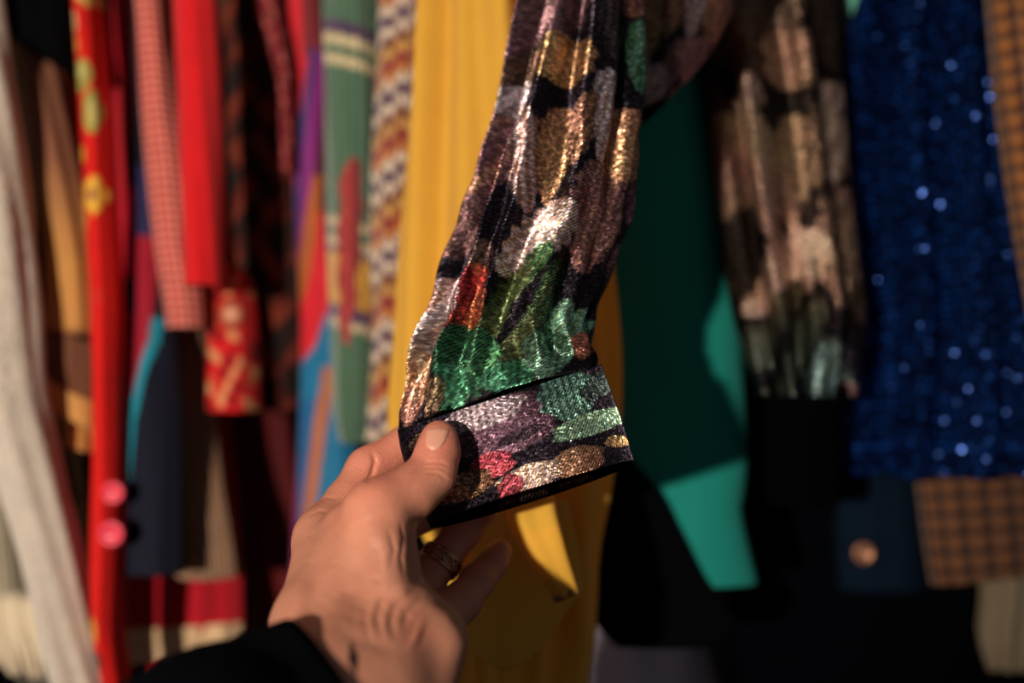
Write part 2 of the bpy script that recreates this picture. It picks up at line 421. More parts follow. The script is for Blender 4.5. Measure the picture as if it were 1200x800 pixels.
# --- red flowered dress
def flowers(px, py, th, s):
    c = np.tile(lin((206, 20, 16)), (len(px), 1))
    def ell(cx, cy, rx, ry, col, p=2):
        m = (np.abs((px-cx)/rx)**p + np.abs((py-cy)/ry)**p) < 1
        c[m] = lin(col)
    for cx, cy, rx, ry, col in ((107, 96, 11, 20, (150, 142, 70)), (106, 92, 5, 9, (196, 186, 120)), (118, 138, 10, 24, (150, 146, 74)), (119, 139, 4, 15, (196, 180, 110)),
                                (104, 185, 5, 10, (214, 160, 60)), (97, 32, 4, 16, (206, 170, 120)), (112, 3, 12, 8, (206, 170, 90)), (100, 60, 4, 9, (220, 130, 60))):
        ell(cx, cy, rx, ry, col)
    for k in range(5):
        ell(119 + 8*math.cos(k*1.257), 232 + 13*math.sin(k*1.257), 7, 10, (222, 168, 62))
    ell(119, 232, 4, 6, (120, 50, 70)); ell(107, 258, 3, 12, (214, 150, 60)); ell(116, 735, 10, 16, (214, 140, 60)); ell(124, 770, 8, 12, (90, 30, 24))
    ell(126, 350, 5, 9, (200, 40, 30))
    return c
g = garment('flowered_dress', 'bright red dress with olive and yellow flowers and two pink buttons', 'dress', 7, -.42)
slab('body', g, bx(7), -.42, M['red'], seed=9)
tube('dress_front', [(-50, 90, 114, .66, .016), (60, 94, 122, .658, .016), (150, 99, 131, .656, .016), (250, 104, 136, .655, .016), (350, 109, 142, .654, .016), (450, 112, 142, .648, .016), (550, 111, 144, .644, .016),
     (650, 109, 143, .638, .016), (740, 112, 142, .634, .016), (800, 124, 150, .632, .016), (880, 132, 160, .632, .015)], g, M['print'], seg=110, n=340, amp=.0008, seed=14, colfn=flowers, hang=bx(7))
def button(parent, px, py, d, r, mat, name='button', holes=4, yaw=0):
    c = P(px, py, d); n, V, fs = 28, [], []
    prof = [(0.0, -.10), (.62, -.10), (.70, -.22), (.92, -.24), (1.0, -.10), (.96, .10), (0.0, .12)]
    for q, (rr, dd) in enumerate(prof):
        for i in range(n):
            a = 2*math.pi*i/n; V.append(c + np.array([r*rr*math.cos(a), r*dd, r*rr*math.sin(a)]))
    for q in range(len(prof)-1):
        for i in range(n): fs.append((q*n+i, q*n+(i+1) % n, (q+1)*n+(i+1) % n, (q+1)*n+i))
    b = make_mesh(name, V, fs, mat=mat, parent=parent)
    return b
button(g, 133, 577, .628, .0072, M['pinkbutton']); button(g, 131, 625, .623, .0082, M['pinkbutton'])
# --- crimson blouse
g = garment('crimson_blouse', 'crimson blouse in the shade between the flowered dress and the gingham shirt', 'blouse', 8, -.3)
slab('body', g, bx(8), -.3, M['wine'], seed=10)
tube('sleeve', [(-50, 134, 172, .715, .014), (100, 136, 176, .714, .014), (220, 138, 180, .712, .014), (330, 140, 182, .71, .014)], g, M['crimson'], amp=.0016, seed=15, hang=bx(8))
# --- navy tunic with teal piping
def navy(px, py, th, s):
    c = np.tile(lin((13, 17, 36)), (len(px), 1))
    pip = np.interp(py, [300, 405, 440, 500, 560, 620, 680], [202, 191, 178, 163, 155, 149, 146])
    m = (px < pip - 5) & (py > 285); c[m] = lin((150, 22, 44))
    m2 = (px < pip - 5) & between(py, 200, 285); c[m2] = lin((40, 40, 82))
    m3 = between(py, 225, 330) & (px < 168 - (py-225)*.06); c[m3] = lin((178, 20, 92))
    m4 = between(py, 330, 372) & (px < 170); c[m4] = lin((34, 60, 96))
    m5 = (np.abs(px - pip) < 6) & (py > 380); c[m5] = lin((26, 134, 158))
    return c
g = garment('piped_tunic', 'navy tunic with crimson panel and curved teal piping', 'tunic', 9, -.28)
slab('body', g, bx(9), -.16, M['navydark'], seed=11)
tube('front_panel', [(-50, 160, 186, .70, .014), (120, 158, 192, .698, .015), (230, 152, 200, .695, .016), (330, 149, 206, .688, .018), (420, 152, 212, .678, .018), (500, 148, 215, .668, .018), (600, 143, 216, .660, .018), (670, 140, 216, .656, .018)],
     g, M['print'], seg=160, n=200, amp=.001, seed=16, colfn=navy, hang=bx(9))
# --- gingham shirt
g = garment('gingham_shirt', 'salmon pink gingham shirt, its sleeve ending below the plain red one', 'shirt', 10, -.15)
slab('body', g, bx(10), -.15, M['gingham'], seed=12)
tube('sleeve', [(-50, 160, 194, .685, .014), (100, 167, 206, .682, .015), (200, 175, 222, .678, .016), (290, 185, 232, .675, .016), (350, 195, 240, .673, .016), (384, 199, 242, .672, .015)],
     g, M['gingham'], amp=.0012, seed=17, hang=bx(10))
# --- taupe ribbed cardigan
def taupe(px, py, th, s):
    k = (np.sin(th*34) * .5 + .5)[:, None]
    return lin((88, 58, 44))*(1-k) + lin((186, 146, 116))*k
g = garment('ribbed_skirt', 'taupe pleated skirt between the navy tunic and the maroon clothes', 'skirt', 11, -.25)
slab('body', g, bx(11), -.1, M['darkbrown'], seed=13)
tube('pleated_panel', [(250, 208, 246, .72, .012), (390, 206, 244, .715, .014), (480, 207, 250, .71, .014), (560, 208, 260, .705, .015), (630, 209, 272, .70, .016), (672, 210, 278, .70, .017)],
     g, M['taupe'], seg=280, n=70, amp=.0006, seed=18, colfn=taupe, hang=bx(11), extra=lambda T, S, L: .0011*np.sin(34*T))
# --- plain red jacket sleeve
g = garment('red_jacket', 'plain bright red jacket with a straight square-ended sleeve', 'jacket', 12, -.2)
slab('body', g, bx(12), -.2, M['red'], seed=14)
tube('sleeve', [(-50, 206, 256, .648, .016), (100, 210, 259, .645, .016), (200, 213, 261, .642, .016), (280, 215, 262, .64, .016), (334, 216, 263, .64, .016)], g, M['red'], amp=.0008, seed=19, hang=bx(12))
# --- red skirt with cream hem
g = garment('red_skirt', 'dark red skirt with a cream band along its hem, lowest in the row', 'skirt', 13, -.30)
slab('body', g, bx(13), -.22, M['wine'], seed=15)
sk = tube('skirt_front', [(300, 150, 262, .775, .016), (480, 144, 268, .762, .018), (600, 136, 276, .745, .02), (680, 132, 282, .732, .02), (742, 131, 284, .724, .02)], g, M['crimson'], amp=.003, ks=(6, 9, 12), seed=20, hang=bx(13))
tube('hem_band', [(131, 735, 284, 728, .724, .0215), (132, 756, 284, 748, .722, .0222), (133, 777, 284, 764, .720, .0222)], sk, cloth('cream_band', (212, 178, 140)), n=20, amp=.0022, ks=(6, 9, 12), seed=20)
# --- dark paisley dress with red patterned cuff
def paisley(px, py, th, s):
    a = np.sin(px*.16 + 2*np.sin(py*.05)) + np.sin(py*.11 + 1.7*np.sin(px*.09)) + .6*np.sin(px*.31+py*.23)
    c = np.tile(lin((40, 18, 14)), (len(px), 1))
    c[a > .3] = lin((88, 24, 18)); c[a > 1.1] = lin((110, 44, 28)); c[a < -1.2] = lin((16, 14, 18))
    return c
def paisley_red(px, py, th, s):
    c = np.tile(lin((204, 22, 30)), (len(px), 1))
    a = np.sin(px*.21 + 2.6*np.sin(py*.06 + px*.04)) + np.sin(py*.13 + 2.2*np.sin(px*.11 + 1)) + .5*np.sin(py*.3 - px*.24) - .25*np.clip((420-py)/60, -1, 1)
    c[a > .55] = lin((196, 84, 54)); c[a > 1.2] = lin((206, 140, 96)); c[(a < -1.0)] = lin((120, 16, 24))
    rr = np.hypot((px-277), (py-370)*.9)
    c[rr < 17] = lin((150, 40, 30)); c[rr < 11] = lin((190, 110, 80)); c[rr < 6] = lin((226, 170, 140))
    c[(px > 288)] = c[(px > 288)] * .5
    return c
g = garment('paisley_dress', 'dark brown and red paisley dress with a bright red patterned cuff', 'dress', 14, -.25)
slab('body', g, bx(14), -.25, M['darkbrown'], seed=16)
tube('dress_front', [(-50, 264, 346, .735, .016), (100, 264, 350, .734, .016), (250, 266, 356, .732, .016), (400, 280, 356, .73, .016), (478, 292, 352, .73, .015)], g, M['print'], seg=200, n=200, amp=.0014, seed=21, colfn=paisley, hang=bx(14))
tube('cuff', [(318, 250, 284, .70, .010), (338, 246, 296, .696, .012), (400, 244, 302, .693, .014), (470, 242, 304, .69, .014), (480, 242, 304, .69, .014)], g, M['print'], seg=180, n=90, amp=.0008, seed=22, colfn=paisley_red)
# --- maroon patterned scarf
def scarfp(px, py, th, s):
    c = np.tile(lin((110, 24, 34)), (len(px), 1)); a = np.sin(s*420 + 2*th) + np.sin(3*th + s*130)
    c[a > .5] = lin((190, 96, 90)); c[a > 1.3] = lin((60, 14, 24)); return c
g = garment('patterned_scarf', 'narrow maroon and pink patterned scarf over the dark paisley dress', 'scarf', 15, -.0)
slab('body', g, bx(15), .0, M['wine'], seed=17)
tube('scarf_end', [(-60, 292, 318, .70, .006), (0, 300, 326, .698, .006), (50, 314, 336, .696, .006), (100, 326, 342, .695, .005), (200, 330, 344, .70, .005)], g, M['print'], seg=80, n=160, amp=.0005, seed=23, colfn=scarfp, hang=bx(15))
# --- wine red dress low behind, and midnight coat
g = garment('wine_dress', 'wine red dress deep in the shade below the paisley dress', 'dress', 16, -.4)
slab('body', g, bx(16), -.4, M['wine'], seed=18)
tube('skirt', [(300, 270, 330, .80, .015), (480, 272, 338, .795, .015), (600, 270, 345, .79, .016), (760, 268, 350, .79, .016), (860, 268, 352, .79, .016)], g, M['wine'], amp=.002, seed=24, hang=bx(16))
# --- rainbow dress
def rainbow(px, py, th, s):
    q = py + (px-345)*-2.2
    c = np.tile(lin((206, 18, 36)), (len(px), 1))
    e = px - 345
    c[(e > 14) & (py < 70)] = lin((124, 34, 44))
    b1 = np.interp(py, [60, 120, 200, 300, 340], [22, 14, 4, 2, 0])
    b2 = np.interp(py, [60, 120, 200, 300, 340], [30, 22, 12, 8, 4])
    b3 = np.interp(py, [60, 150, 200, 260, 300, 340], [40, 34, 28, 16, 10, 4])
    b4 = np.interp(py, [200, 230, 280, 340, 370], [46, 34, 30, 20, 6])
    m = between(py, 60, 350)
    c[m & (e > b1)] = lin((44, 50, 110)); c[m & (e > b2)] = lin((130, 30, 120)); c[m & (e > b3)] = lin((96, 26, 60))
    m = between(py, 210, 370)
    c[m & (e > b3) & (e < b4)] = lin((170, 88, 36)); c[between(py, 250, 420) & (e > b4)] = lin((210, 20, 40))
    bl = np.interp(py, [330, 380, 420, 470], [62, 30, 12, -60])
    dn = (py > 350)
    edge = np.interp(py, [340, 370, 410, 450], [400, 386, 372, 330])
    c[dn & (px > edge)] = lin((20, 112, 158))
    tan = np.interp(py, [430, 500, 600], [392, 380, 366])
    c[(py > 430) & (np.abs(px - tan) < 8)] = lin((176, 104, 72))
    c[(py > 470) & (px < tan - 8)] = lin((24, 96, 150)); c[(py > 440) & (px < 354)] = lin((120, 24, 84))
    return c
g = garment('rainbow_dress', 'silky dress in red, purple, orange and blue bands beside the green knit', 'dress', 17, -.28)
slab('body', g, bx(17), -.28, M['navydark'], seed=19)
tube('dress_front', [(-50, 336, 378, .722, .012), (80, 341, 384, .72, .013), (200, 345, 390, .718, .014), (300, 348, 396, .716, .014), (380, 352, 404, .714, .015), (480, 352, 416, .71, .017), (600, 346, 428, .705, .019), (720, 340, 436, .705, .019)],
     g, cloth('silky_print', None, .55, .2), seg=160, n=260, amp=.0012, seed=25, colfn=rainbow, hang=bx(17))
# --- green knitted sweater with stripes
def greenknit(px, py, th, s):
    y = py - (px - 380)*.30
    c = np.tile(lin((74, 110, 88)), (len(px), 1))
    for a, b, col in ((24, 38, (78, 48, 92)), (40, 52, (214, 196, 156)), (64, 76, (214, 196, 156)), (252, 262, (206, 186, 150)), (274, 286, (206, 186, 150)), (290, 352, (214, 160, 62)),
                      (286, 292, (82, 52, 96)), (352, 368, (82, 52, 96)), (368, 378, (206, 186, 150))):
        c[between(y, a, b)] = lin(col)
    w = np.interp(py, [192, 215, 300, 360, 400], [5, 13, 13, 9, 4])
    m = (np.abs(px - 414 + (py-290)*.04 + 2*np.sin(py*.12)) < w) & between(py, 192, 402)
    c[m] = lin((176, 58, 58)); c[m & (px > 419)] = lin((120, 34, 44)); c[m & (np.sin(py*.5) > .75)] = lin((150, 44, 50))
    return c
g = garment('striped_sweater', 'green knitted sweater with cream, yellow and purple stripes on its sleeve', 'sweater', 18, -.2)
slab('body', g, bx(18), -.2, cloth('green_knit', (58, 92, 74), .95, .4, weave=420, bump=.8), seed=20)
tube('sleeve', [(-50, 380, 446, .69, .018), (100, 381, 446, .688, .018), (200, 383, 445, .686, .018), (300, 385, 443, .684, .018), (400, 389, 440, .682, .017), (480, 392, 437, .68, .016), (516, 398, 433, .68, .014)],
     g, M['printknit'], seg=180, n=240, amp=.0014, seed=26, colfn=greenknit, hang=bx(18))
# --- multicoloured woven jacket
def woven(px, py, th, s):
    y = py + (px-455)*.55 + 5*np.sin(px*.35)
    pal = [(196, 120, 52), (226, 206, 184), (150, 34, 40), (72, 46, 86), (212, 160, 84), (226, 206, 184), (120, 66, 40)]
    k = (np.floor(y / 13).astype(int) * 5) % 7
    c = lin(np.array(pal)[k]); c[np.sin(y*1.1+px*.5) > .82] = lin((90, 30, 40)); return c
g = garment('woven_jacket', 'jacket of multicoloured slanting woven stripes beside the mustard shirt', 'jacket', 19, -.2)
slab('body', g, bx(19), -.2, M['darkbrown'], seed=21)
tube('sleeve', [(-50, 448, 510, .675, .016), (80, 444, 506, .673, .016), (200, 437, 500, .67, .016), (300, 436, 496, .668, .016), (400, 436, 490, .666, .016), (515, 428, 484, .665, .015)],
     g, M['printknit'], seg=170, n=260, amp=.0014, seed=27, colfn=woven, hang=bx(19))

# --- mustard shirt behind the held sleeve
g = garment('mustard_shirt', 'mustard yellow cotton shirt behind the held metallic sleeve', 'shirt', 20, -.3)
slab('body', g, bx(20), -.3, M['yellow'], seed=22)
def ybroad(T, S, L): return (.007*np.sin(5*T + 4*S + 1.2) + .0052*np.sin(11*T - 5*S + 1))*np.abs(np.sin(T))
ysl = tube('sleeve', [(-60, 498, 660, .612, .028), (0, 492, 664, .605, .028), (100, 484, 680, .597, .028), (200, 475, 700, .59, .028), (300, 467, 716, .583, .028), (400, 461, 726, .577, .028), (490, 456, 726, .572, .028),
     (570, 470, 716, .567, .026), (650, 510, 702, .563, .024), (730, 530, 698, .56, .022), (800, 532, 690, .56, .022), (880, 528, 680, .56, .022)],
     g, M['yellow'], seg=140, n=160, amp=.0012, seed=28, hang=bx(20), extra=ybroad)
cf = tube('cuff', [(566, 585, 664, 585, .53, .008), (552, 640, 676, 640, .527, .011, 2), (548, 690, 682, 688, .524, .012, 8), (548, 735, 672, 704, .522, .012, 26), (550, 752, 664, 712, .521, .011, 46)],
     g, M['yellow'], seg=120, n=80, amp=.0014, ks=(3, 5), seed=29)
tube('cuff_fold', [(592, 584, 650, 574, .496, .004), (598, 612, 654, 600, .490, .006), (612, 640, 660, 624, .488, .007), (632, 672, 666, 652, .489, .007), (652, 702, 676, 688, .493, .005)],
     cf, M['yellow'], seg=60, n=60, amp=.0012, ks=(3, 5), seed=30)

# --- metallic blouse whose sleeve the hand holds
PET = []
def pet(cx, cy, rx, ry, ang, col, col2=None, tip=.35): PET.append((cx, cy, rx*1.1, ry*1.08, math.radians(ang), col, col2, tip))
BR, MV, GD, GR, MT, RD, OR, LL = (150, 104, 80), (112, 74, 92), (176, 134, 84), (40, 96, 58), (120, 178, 156), (168, 30, 48), (178, 92, 50), (204, 182, 192)
pet(600, 62, 26, 32, 12, (96, 68, 66), MV); pet(584, 168, 20, 28, 18, (112, 80, 72), MV); pet(716, 62, 18, 34, 0, (74, 62, 64)); pet(560, 318, 14, 24, 20, (112, 82, 78)); pet(715, 318, 12, 26, 10, (100, 72, 72))
pet(650, 30, 36, 36, 0, (112, 82, 84), MV); pet(706, 8, 26, 22, 10, (104, 74, 62)); pet(742, 10, 12, 22, 0, BR)
pet(657, 92, 34, 27, 8, GD, BR, 0); pet(611, 105, 15, 30, 12, (104, 72, 60)); pet(743, 80, 6, 40, 2, (96, 140, 122), GR); pet(705, 128, 14, 20, 10, LL)
pet(606, 132, 15, 22, 15, LL); pet(612, 205, 19, 58, -4, BR, LL); pet(647, 200, 19, 52, 10, GD, BR); pet(678, 176, 15, 40, 18, BR)
pet(727, 186, 18, 44, 0, (190, 124, 92), BR); pet(702, 175, 11, 38, 8, LL, BR); pet(577, 215, 18, 34, 20, MV, BR); pet(692, 272, 27, 58, 12, (164, 112, 96), MV)
pet(626, 298, 24, 52, 48, LL, GD); pet(549, 270, 11, 36, 20, (120, 82, 84)); pet(738, 250, 10, 30, 10, MV)
pet(557, 365, 13, 40, 6, OR, RD); pet(544, 362, 10, 36, 12, RD); pet(515, 374, 18, 42, 24, LL, BR)
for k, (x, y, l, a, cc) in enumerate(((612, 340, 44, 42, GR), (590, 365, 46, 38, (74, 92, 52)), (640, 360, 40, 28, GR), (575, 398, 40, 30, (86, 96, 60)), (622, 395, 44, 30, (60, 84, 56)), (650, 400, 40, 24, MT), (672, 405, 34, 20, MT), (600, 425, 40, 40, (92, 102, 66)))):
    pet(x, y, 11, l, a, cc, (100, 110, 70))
pet(548, 440, 34, 42, 30, GR, (70, 110, 76)); pet(532, 470, 16, 30, 10, (90, 180, 130)); pet(600, 452, 40, 14, -14, (70, 150, 104))  # the brighter green strokes paint in a U-shaped highlight on the gathers
pet(487, 462, 15, 42, 12, (204, 160, 140), OR); pet(512, 480, 10, 26, 16, (150, 120, 92)); pet(682, 414, 12, 14, 0, (196, 120, 90)); pet(640, 430, 24, 22, 0, (96, 120, 100), MT)
def petals(px, py, th, s):
    c = np.tile(lin((30, 24, 34)), (len(px), 1))
    for cx, cy, rx, ry, a, col, col2, tip in PET:
        dx, dy = px - cx, py - cy
        v = dx*math.sin(a)*-1 + dy*math.cos(a); u = dx*math.cos(a) + dy*math.sin(a)
        tt = np.clip(v/ry, -1, 1)
        w = rx * np.sqrt(np.clip(1 - tt**2, 0, 1)) * (1 - tip*tt)
        w = w * (1 + .10*np.sin(v*.35 + cx))
        m = np.abs(u) < w
        k = np.clip(.5 + .5*np.sin(u*.7 + v*.06 + .8*np.sin(v*.11)), 0, 1)[:, None] * .8
        k2 = (np.clip(1 - np.abs(u)/(w + 1e-6), 0, 1)**.5)[:, None]
        base = lin(col)*(1-k) + lin(col2 or tuple(int(q*.5) for q in col))*k
        c[m] = (base*(.45 + .55*k2))[m]
    return c
g = garment('metallic_blouse', 'metallic floral lame blouse, its cuff pinched between thumb and finger', 'blouse', 22, -.05)
def gath(T, S, L):
    f = np.clip((S - (L - .16)) / .16, 0, 1)
    fold = .0022*np.sin(11*T + 4*np.sin(S*20)) + .0016*np.sin(17*T - S*30)
    z = 1 - .85*np.clip((S - (L - .022)) / .018, 0, 1)
    return z*(.0042*np.sin(7*T + 5*S + .8)*(1-.4*f) + .0016*np.sin(13*T + 3*S)*(1-f) + fold*(.35 + .9*f) + .0016*np.sin(S*190 + 5*np.sin(3*T))*f)
tube('sleeve', [(634, -60, 757, -60, .518, .019), (623, 0, 752, 0, .503, .019), (606, 70, 751, 70, .492, .019), (588, 140, 748, 145, .483, .020), (566, 210, 743, 210, .474, .021), (545, 272, 730, 275, .467, .021),
      (521, 345, 706, 335, .460, .020), (500, 400, 691, 385, .454, .017), (482, 446, 695, 408, .449, .014), (470, 480, 701, 421, .445, .011), (468, 506, 703, 430, .441, .0075)],
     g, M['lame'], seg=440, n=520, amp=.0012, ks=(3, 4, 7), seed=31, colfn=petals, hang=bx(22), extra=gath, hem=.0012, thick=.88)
CP = PET; PET = []
pet(590, 500, 62, 34, -18, (92, 66, 82), MV, 0); pet(568, 484, 44, 17, -18, LL, MV, 0); pet(610, 512, 26, 7, -24, (60, 42, 56), None, 0)
pet(664, 462, 32, 30, -20, (60, 78, 80), MT, 0); pet(690, 500, 44, 13, -20, (128, 146, 110), MT, 0); pet(702, 452, 24, 12, -40, (70, 84, 84), None, 0)
pet(577, 550, 24, 15, -18, (196, 54, 84), RD, 0); pet(676, 546, 30, 17, -20, (150, 104, 74), BR, 0); pet(620, 566, 36, 15, -20, (190, 140, 96), LL, 0); pet(597, 580, 12, 18, 30, (172, 50, 70))
pet(545, 575, 32, 16, -20, (110, 70, 48), BR, 0); pet(520, 545, 14, 24, 0, (96, 70, 52)); pet(722, 520, 14, 7, -10, GD, None, 0); pet(500, 530, 16, 22, 0, (120, 92, 66)); pet(640, 590, 22, 8, -20, GD, None, 0)
tube('cuff', [(466, 503, 704, 427, .4395, .0078), (470, 528, 714, 455, .439, .008), (480, 562, 727, 490, .439, .0085), (492, 592, 736, 518, .439, .009), (503, 617, 743, 540, .439, .0095)],
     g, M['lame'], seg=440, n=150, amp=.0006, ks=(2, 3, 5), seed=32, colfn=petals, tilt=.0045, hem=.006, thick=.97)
PET = CP
body_pet = petals
tube('body', [(700, -60, 900, -60, .56, .014), (700, 0, 872, -10, .55, .013), (704, 60, 846, 38, .544, .012), (708, 120, 814, 86, .54, .011), (712, 160, 778, 120, .537, .009)],
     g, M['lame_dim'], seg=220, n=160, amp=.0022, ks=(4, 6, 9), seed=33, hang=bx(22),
     colfn=lambda px, py, th, s: petals(px - 110, py*1.2 + 150, th, s) * .8)

# --- teal dress
g = garment('teal_dress', 'teal dress hanging in the shadow of the metallic sleeve', 'dress', 23, -.17)
slab('body', g, bx(23), -.17, M['teal'], seed=24)
tube('dress_front', [(-60, 690, 800, .655, .02), (60, 690, 822, .653, .022), (150, 690, 834, .651, .022), (250, 692, 848, .65, .022), (350, 694, 862, .65, .022), (450, 696, 872, .65, .022), (540, 698, 877, .65, .022), (588, 700, 872, .65, .022)],
     g, M['teal'], amp=.001, ks=(2, 3, 5), seed=34, hang=bx(23))
tube('cuff', [(570, 704, 868, .65, .021), (600, 706, 868, .648, .022), (640, 706, 876, .646, .022), (682, 706, 886, .644, .023)], g, M['teal'], amp=.0008, ks=(2, 3), seed=35, n=40)

g = empty('black_shadow_skirt', P(760, 770, .63), 'black skirt, its slanting edge standing in for a shadow on the teal dress', 'skirt')  # low black garment; its slanting upper part replaces a shadow on the teal
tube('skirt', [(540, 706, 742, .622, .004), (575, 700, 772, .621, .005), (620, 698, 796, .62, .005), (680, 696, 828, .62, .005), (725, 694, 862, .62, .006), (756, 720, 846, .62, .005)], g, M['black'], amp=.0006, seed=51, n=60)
# --- second metallic blouse, hanging loose
def bronze(px, py, th, s):
    c = petals(px - 268 + (py - 200)*-.12, py*.85 + 20, th, s)
    g_ = c.mean(1, keepdims=True); w = np.array([1.45, .86, .52])
    k = np.clip((py - 350)/60, 0, 1)[:, None]
    return (c*.25 + g_*w*.95)*(1-k) + (c*.6 + g_*np.array([.6, .6, 1.1])*.5)*k
g = garment('bronze_blouse', 'bronze and black metallic blouse with gathered cuff hanging loose beside teal dress', 'blouse', 24, -.12)
slab('body', g, bx(24), -.12, M['black'], seed=25)
def gath2(T, S, L):
    f = np.clip((S - (L - .10)) / .10, 0, 1)
    return .0058*np.sin(7*T + 3*S + 2.0) + .002*np.sin(12*T - 8*S) + .003*f*np.sin(15*T + 20*S)
tube('sleeve', [(-60, 812, 950, .64, .024), (0, 818, 960, .635, .024), (100, 832, 974, .63, .025), (200, 845, 984, .625, .026), (300, 858, 996, .62, .026), (370, 870, 1003, .617, .024), (420, 884, 996, .616, .020), (462, 898, 988, .616, .014)],
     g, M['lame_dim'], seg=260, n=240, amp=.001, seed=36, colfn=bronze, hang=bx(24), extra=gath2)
tube('cuff', [(456, 898, 988, .617, .013), (476, 896, 986, .617, .0135), (530, 898, 984, .617, .013), (590, 900, 982, .617, .013)], g, cloth('black_satin', (4, 4, 5), .9, 0), n=40, amp=.0012, ks=(5, 8), seed=37)

# --- mint top and dark red-brown cardigan
g = garment('maroon_cardigan', 'dark maroon cardigan between the bronze blouse and the mint top', 'cardigan', 25, -.2)
slab('body', g, bx(25), -.2, M['wine'], seed=26)
tube('sleeve', [(-60, 940, 986, .70, .014), (60, 944, 990, .70, .014), (200, 960, 1000, .70, .014), (400, 980, 1010, .70, .014)], g, cloth('maroon_knit', (84, 40, 34), .95, .3, weave=420, bump=.8), amp=.0014, seed=38, hang=bx(25))
g = garment('mint_top', 'pale mint green top showing above the shoulder of the blue sequinned dress', 'top', 26, -.05)
slab('body', g, bx(26), -.05, M['mint'], seed=27)
tube('sleeve', [(-60, 970, 1040, .705, .012), (0, 976, 1030, .705, .012), (60, 982, 1016, .705, .012), (110, 986, 1004, .705, .008)], g, M['mint'], amp=.001, seed=39, hang=bx(26))

# --- blue sequinned dress
g = garment('sequin_dress', 'midnight blue dress covered in glittering sequins', 'dress', 27, -.2)
slab('body', g, bx(27), -.1, M['sequin_net'], seed=28)
def sfold(T, S, L): return .015*np.sin(9*T + .5) + .004*np.sin(15*T + 9*S)
SEQ = [(-60, 1030, 1140, .70, .030), (0, 1012, 1152, .695, .032), (60, 994, 1160, .69, .034), (150, 988, 1170, .685, .036), (250, 990, 1182, .68, .036), (350, 992, 1192, .678, .036), (450, 990, 1198, .676, .034), (552, 986, 1198, .676, .030)]
net = tube('net', SEQ, g, M['sequin_net'], seg=180, n=120, amp=.001, seed=40, hang=bx(27), extra=sfold)
def sequins(net, parent, count, mat):
    me = net.data
    me.calc_loop_triangles() if False else None
    cen, nor, ar = [], [], []
    for p in me.polygons:
        if p.center.y + parent.location.y < .72 and p.normal.length > .5 and len(p.vertices) == 4:
            cen.append(p.center[:]); nor.append(p.normal[:]); ar.append(p.area)
    cen, nor, ar = np.array(cen), np.array(nor), np.array(ar)
    nor[nor[:, 1] > 0] *= -1
    k = nrs.choice(len(cen), count, p=ar/ar.sum())
    V, Fs = [], []
    for i in k:
        n0 = Vector(nor[i]) + Vector(nrs.normal(0, .34, 3)); n0.normalize()
        q = n0.to_track_quat('Z', 'Y'); r = nrs.uniform(.0008, .0015); c = Vector(cen[i]) + Vector(nor[i])*.0012 + Vector(nrs.normal(0, .0008, 3))
        b = len(V)
        for j in range(6):
            V.append(c + q @ Vector((r*math.cos(j*1.0472), r*math.sin(j*1.0472), 0)))
        Fs.append(tuple(range(b, b+6)))
    V = np.array([v[:] for v in V]) + np.array(parent.location)
    o = make_mesh('sequins', V, Fs, mat=mat, parent=parent, smooth=False); o['kind'] = 'stuff'
    return o
sequins(net, g, 17000, plain('blue_sequin', (22, 78, 172), .22, .45))

# --- checked shirt
g = garment('checked_shirt', 'brown and navy checked shirt at the end of the row past the sequins', 'shirt', 29, -.35)
slab('body', g, bx(29), -.35, M['plaid'], seed=29)
tube('sleeve', [(-60, 1150, 1226, .63, .016), (0, 1156, 1232, .628, .016), (100, 1166, 1242, .625, .016), (200, 1180, 1254, .622, .016), (300, 1196, 1268, .62, .016), (420, 1216, 1285, .62, .016), (560, 1232, 1300, .62, .016)],
     g, M['plaid'], amp=.001, seed=41, hang=bx(29))
g = garment('checked_shirt', 'brown checked shirt with its cuff hanging below the sequinned dress', 'shirt', 28, -.2)
slab('body', g, bx(28), -.1, M['plaid'], seed=30)
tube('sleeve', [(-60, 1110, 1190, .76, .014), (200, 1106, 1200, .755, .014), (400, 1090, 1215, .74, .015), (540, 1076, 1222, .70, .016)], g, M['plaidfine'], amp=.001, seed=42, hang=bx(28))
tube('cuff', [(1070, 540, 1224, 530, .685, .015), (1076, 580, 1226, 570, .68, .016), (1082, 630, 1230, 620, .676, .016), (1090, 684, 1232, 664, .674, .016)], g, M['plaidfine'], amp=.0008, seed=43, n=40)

# --- dark denim shirt with button, black coat, cream glove, lavender cloth
g = garment('denim_shirt', 'dark blue denim shirt with a copper button below the sequinned dress', 'shirt', 21, -.3)
g.location = P(1030, 720, .70)
tube('sleeve', [(500, 990, 1066, .735, .012), (560, 984, 1076, .73, .014), (620, 980, 1082, .725, .015), (690, 982, 1086, .722, .014)], g, M['denim'], amp=.0014, seed=44, hang=bx(21))
button(g, 1012, 648, .7055, .0075, M['copper'])
g = empty('black_coat', P(960, 1000, .80), 'long black coat in the dark below the denim shirt', 'coat')
tube('coat_front', [(480, 870, 1240, .80, .012), (600, 860, 1250, .80, .014), (760, 850, 1255, .80, .016), (1000, 840, 1260, .80, .016)], g, M['navydark'], amp=.003, ks=(5, 9, 12), seed=45, hang=bx(31))
g = empty('knitted_scarf', P(1175, 790, .70), 'cream knitted scarf end hanging under the checked cuff', 'scarf')
tube('scarf_end', [(560, 1160, 1225, .725, .010), (650, 1152, 1222, .722, .012), (700, 1150, 1215, .718, .014), (745, 1146, 1208, .715, .015), (782, 1158, 1200, .714, .010)], g, M['cream_knit'], amp=.004, ks=(3, 5, 7), seed=46, hang=bx(32))
g = empty('lavender_cloth', P(750, 900, .86), 'grey lavender skirt low down behind the teal dress', 'skirt')
